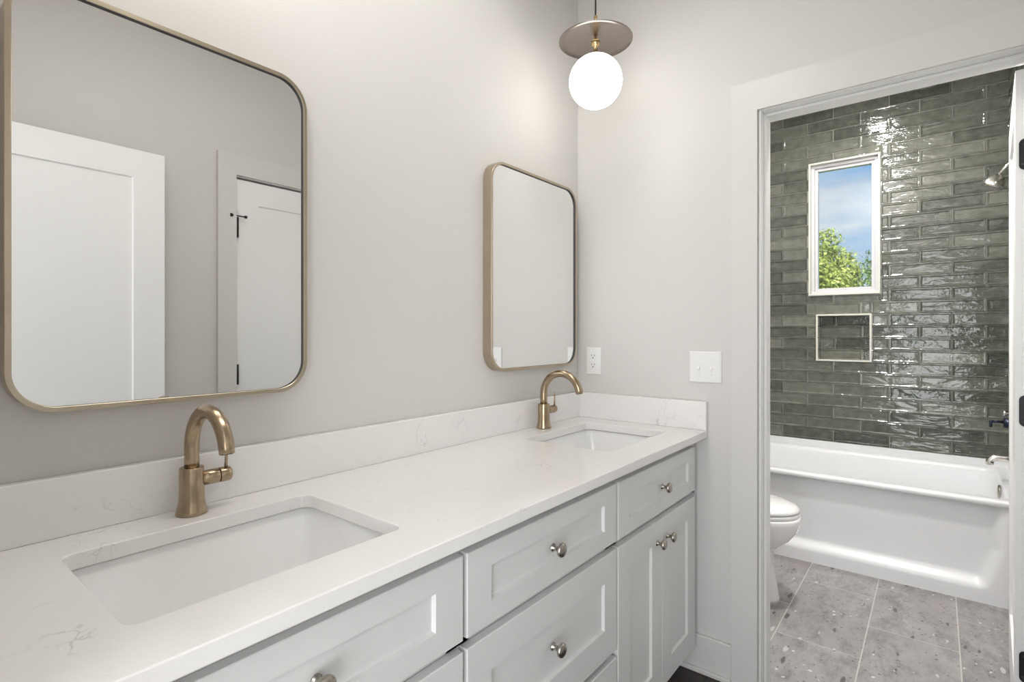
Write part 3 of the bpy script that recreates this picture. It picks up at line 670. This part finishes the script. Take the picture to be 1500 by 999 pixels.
# spout, valve, shower head on the shower wall
YS = YR-.0078
t = thing('tub_spout', 'brushed nickel tub spout above the tub rim', 'tub spout', (1.72, YS, .618))
m = MB(); m.lathe([(.030, .0), (.030, .004), (.022, .008)], (0, 0, 0), 'x', 28); m.v = [(b, a, c) for a, b, c in m.v]; m.build('flange', M['chrome'], t)
pts = [(0, .006, 0), (0, .05, .001), (0, .085, 0)]
for k in range(1, 9): a = PI/2*k/8; pts.append((0, .085+.026*math.sin(a), -.026+.026*math.cos(a)))
pts.append((0, .111, -.037)); m = MB(); m.tube(pts, [.0165]*(len(pts)-1)+[.017], 24); s_ = m.build('spout', M['chrome'], t)
m = MB(); m.tube([(0, .111, -.0372), (0, .111, -.0384)], .0135, 20); m.build('outlet', M['slot'], s_)
t = thing('shower_valve', 'dark metal shower valve lever with a nickel diverter on the tile wall', 'shower valve', (1.72, YS, .80))
m = MB(); m.lathe([(.080, 0), (.080, .004), (.074, .008), (.03, .010)], (0, 0, 0), 'x', 40); m.v = [(b, a, c) for a, b, c in m.v]; m.build('escutcheon', M['chrome'], t)
m = MB(); m.lathe([(.027, .008), (.027, .056), (.024, .058), (.001, .058)], (0, 0, 0), 'x', 32); m.v = [(b, a, c) for a, b, c in m.v]; m.build('handle_hub', M['navy'], t)
m = MB(); m.tube([(0, .056, .006), (0, .106, .006)], .0065, 14); m.tube([(0, .106, .012), (0, .106, -.024)], [.0065, .0065], 14); m.build('lever', M['navy'], t)
m = MB(); m.lathe([(.010, .010), (.010, .045), (.014, .046), (.014, .058), (.010, .060)], (0, 0, 0), 'x', 24); m.v = [(b, a, c+.052) for a, b, c in m.v]; m.build('diverter', M['chrome'], t)
t = thing('shower_fixture', 'brushed nickel shower head on a short arm, high on the tile wall', 'shower head', (1.72, YS, 2.15))
m = MB(); m.lathe([(.028, 0), (.028, .003), (.014, .010)], (0, 0, 0), 'x', 28); m.v = [(b, a, c) for a, b, c in m.v]; m.build('flange', M['chrome'], t)
m = MB(); m.tube([(0, .004, 0), (0, .02, .0), (0, .042, -.022), (0, .076, -.066)], .0085, 14); m.build('shower_arm', M['chrome'], t)
m = MB(); m.lathe([(.012, 0), (.017, .003), (.026, .010), (.036, .024), (.0445, .044), (.0475, .058), (.0475, .066), (.0445, .071), (.001, .071)], n=40)
mt = Matrix.Translation((0, .074, -.064)) @ Matrix.Rotation(math.radians(206), 4, 'X')
m.v = [tuple(mt @ Vector(p)) for p in m.v]; m.build('spray_face', M['chrome'], t)

# ------------------------------------------------------------------ toilet
t = thing('toilet', 'white one piece toilet in front of the tub, half hidden by the doorway', 'toilet', (.735, 0, 0))
def egg(yb, yf, w, z, n=48, sq=2.4, wf=2.1):
    yc = yb-(yb-yf)*.42; pts = []
    for k in range(n):
        a = 2*PI*k/n; ca, sa = math.cos(a), math.sin(a)
        e = sq if sa > 0 else wf
        x = w*math.copysign(abs(ca)**(2/e), ca)
        y = yc+(yb-yc if sa > 0 else yc-yf)*math.copysign(abs(sa)**(2/e), sa)
        pts.append((x, y, z))
    return pts
B = [(-.10, -.655, .112, 0), (-.10, -.653, .110, .02), (-.10, -.640, .102, .10), (-.11, -.628, .098, .18), (-.12, -.628, .104, .235), (-.14, -.655, .130, .265), (-.17, -.697, .158, .30), (-.20, -.727, .176, .34), (-.22, -.742, .184, .38), (-.22, -.744, .185, .405), (-.22, -.740, .182, .414)]
m = MB(); m.loft([egg(*a[:3], a[3]) for a in B]); m.build('bowl', M['porc'], t)
m = MB(); m.loft([egg(-.235, -.733, .176, .4145), egg(-.235, -.737, .180, .418), egg(-.235, -.737, .180, .430), egg(-.235, -.733, .177, .434)]); m.build('seat', M['porc'], t)
m = MB(); m.loft([egg(-.225, -.733, .178, .4355), egg(-.225, -.737, .181, .440), egg(-.225, -.735, .180, .450), egg(-.225, -.722, .170, .460), egg(-.235, -.68, .140, .469), egg(-.26, -.60, .09, .475), egg(-.32, -.50, .03, .477)]); m.build('lid', M['porc'], t)
m = MB(); m.loft([rr3(-.17, .17, -.215, -.030, .04, .40), rr3(-.19, .19, -.222, -.028, .045, .60), rr3(-.195, .195, -.225, -.028, .045, .74)]); m.build('tank', M['porc'], t)
m = MB(); m.loft([rr3(-.202, .202, -.232, -.024, .045, .741), rr3(-.204, .204, -.234, -.022, .045, .765), rr3(-.196, .196, -.226, -.03, .04, .775)]); m.build('tank_lid', M['porc'], t)
m = MB(); m.tube([(-.14, -.228, .69), (-.14, -.245, .69), (-.10, -.250, .685), (-.06, -.250, .68)], .006, 12); m.build('flush_lever', M['chrome'], t)

# ------------------------------------------------------------------ outdoors
def tree(loc, clumps, mat, label, seed, nl, ls):
    rnd = random.Random(seed); t = thing('leafy_tree', label, 'tree', loc, 0, 'trees outside the bathroom window')
    m = MB(); m.tube([(0, 0, 0), (.1, .05, 2.4), (-.05, 0, 4.5), (0, .1, 6.0)], [.22, .17, .12, .06], 12)
    for c, r in clumps: m.tube([(0, 0, max(1.5, c[2]-2.0)), (c[0]*.5, c[1]*.5, c[2]-.7), c], [.09, .06, .02], 8)
    m.build('trunk', M['wood'], t)
    m = MB()
    tot = sum(r**2 for c, r in clumps)
    for c, r in clumps:
        for _ in range(int(nl*r*r/tot)):
            d = Vector((rnd.gauss(0, 1), rnd.gauss(0, 1), rnd.gauss(0, 1))).normalized()
            p = Vector(c)+d*r*rnd.uniform(.55, 1.0)**.6*rnd.uniform(.85, 1.12)
            a = Vector((rnd.gauss(0, 1), rnd.gauss(0, 1), rnd.gauss(0, 1))).normalized(); b = a.cross(d+Vector((.01, 0, .3))).normalized(); a = b.cross(d+Vector((0, rnd.uniform(-.7, .7), rnd.uniform(-.7, .7)))).normalized()
            s = ls*rnd.uniform(.6, 1.3)
            m.add([p-a*s, p+b*s*.5, p+a*s, p-b*s*.5], [(0, 1, 2, 3)], tone=rnd.random())
    f = m.build('foliage', mat, t); return t
def clump(seed, n, R, zc, zr, r0=.55, r1=.9):
    rnd = random.Random(seed); out = []
    for _ in range(n):
        a = rnd.uniform(0, 2*PI); q = R*math.sqrt(rnd.random()); z = zc+rnd.uniform(-zr, zr)
        k = 1-.5*max(0, (z-zc)/zr); out.append(((q*k*math.cos(a), q*k*math.sin(a), z), rnd.uniform(r0, r1)*(.6+.4*k)))
    return out
GZ = -3.0
tree((14.3, 1.30, GZ), clump(2, 17, .95, 5.2, 1.75, .45, .70), M['leafA'], 'bright yellow green tree filling the left of the window view', 11, 16000, .055)
tree((17.0, -1.05, GZ), clump(5, 17, 1.25, 5.5, 2.0, .5, .75), M['leafB'], 'green tree at the right edge of the window view', 12, 13000, .055)
tree((22.5, .75, GZ), clump(8, 16, 1.6, 3.8, 1.35, .55, .9), M['leafA'], 'lower tree crown in the gap between the two taller trees', 13, 14000, .06)
m = MB(); m.tube([(11, 4.0, 2.15+.06), (11, 1.5, 2.145), (11, -2.5, 2.30)], .008, 8)
tag(m.build('utility_wire', M['cord']), 'thin overhead wire crossing in front of the trees', 'wire')
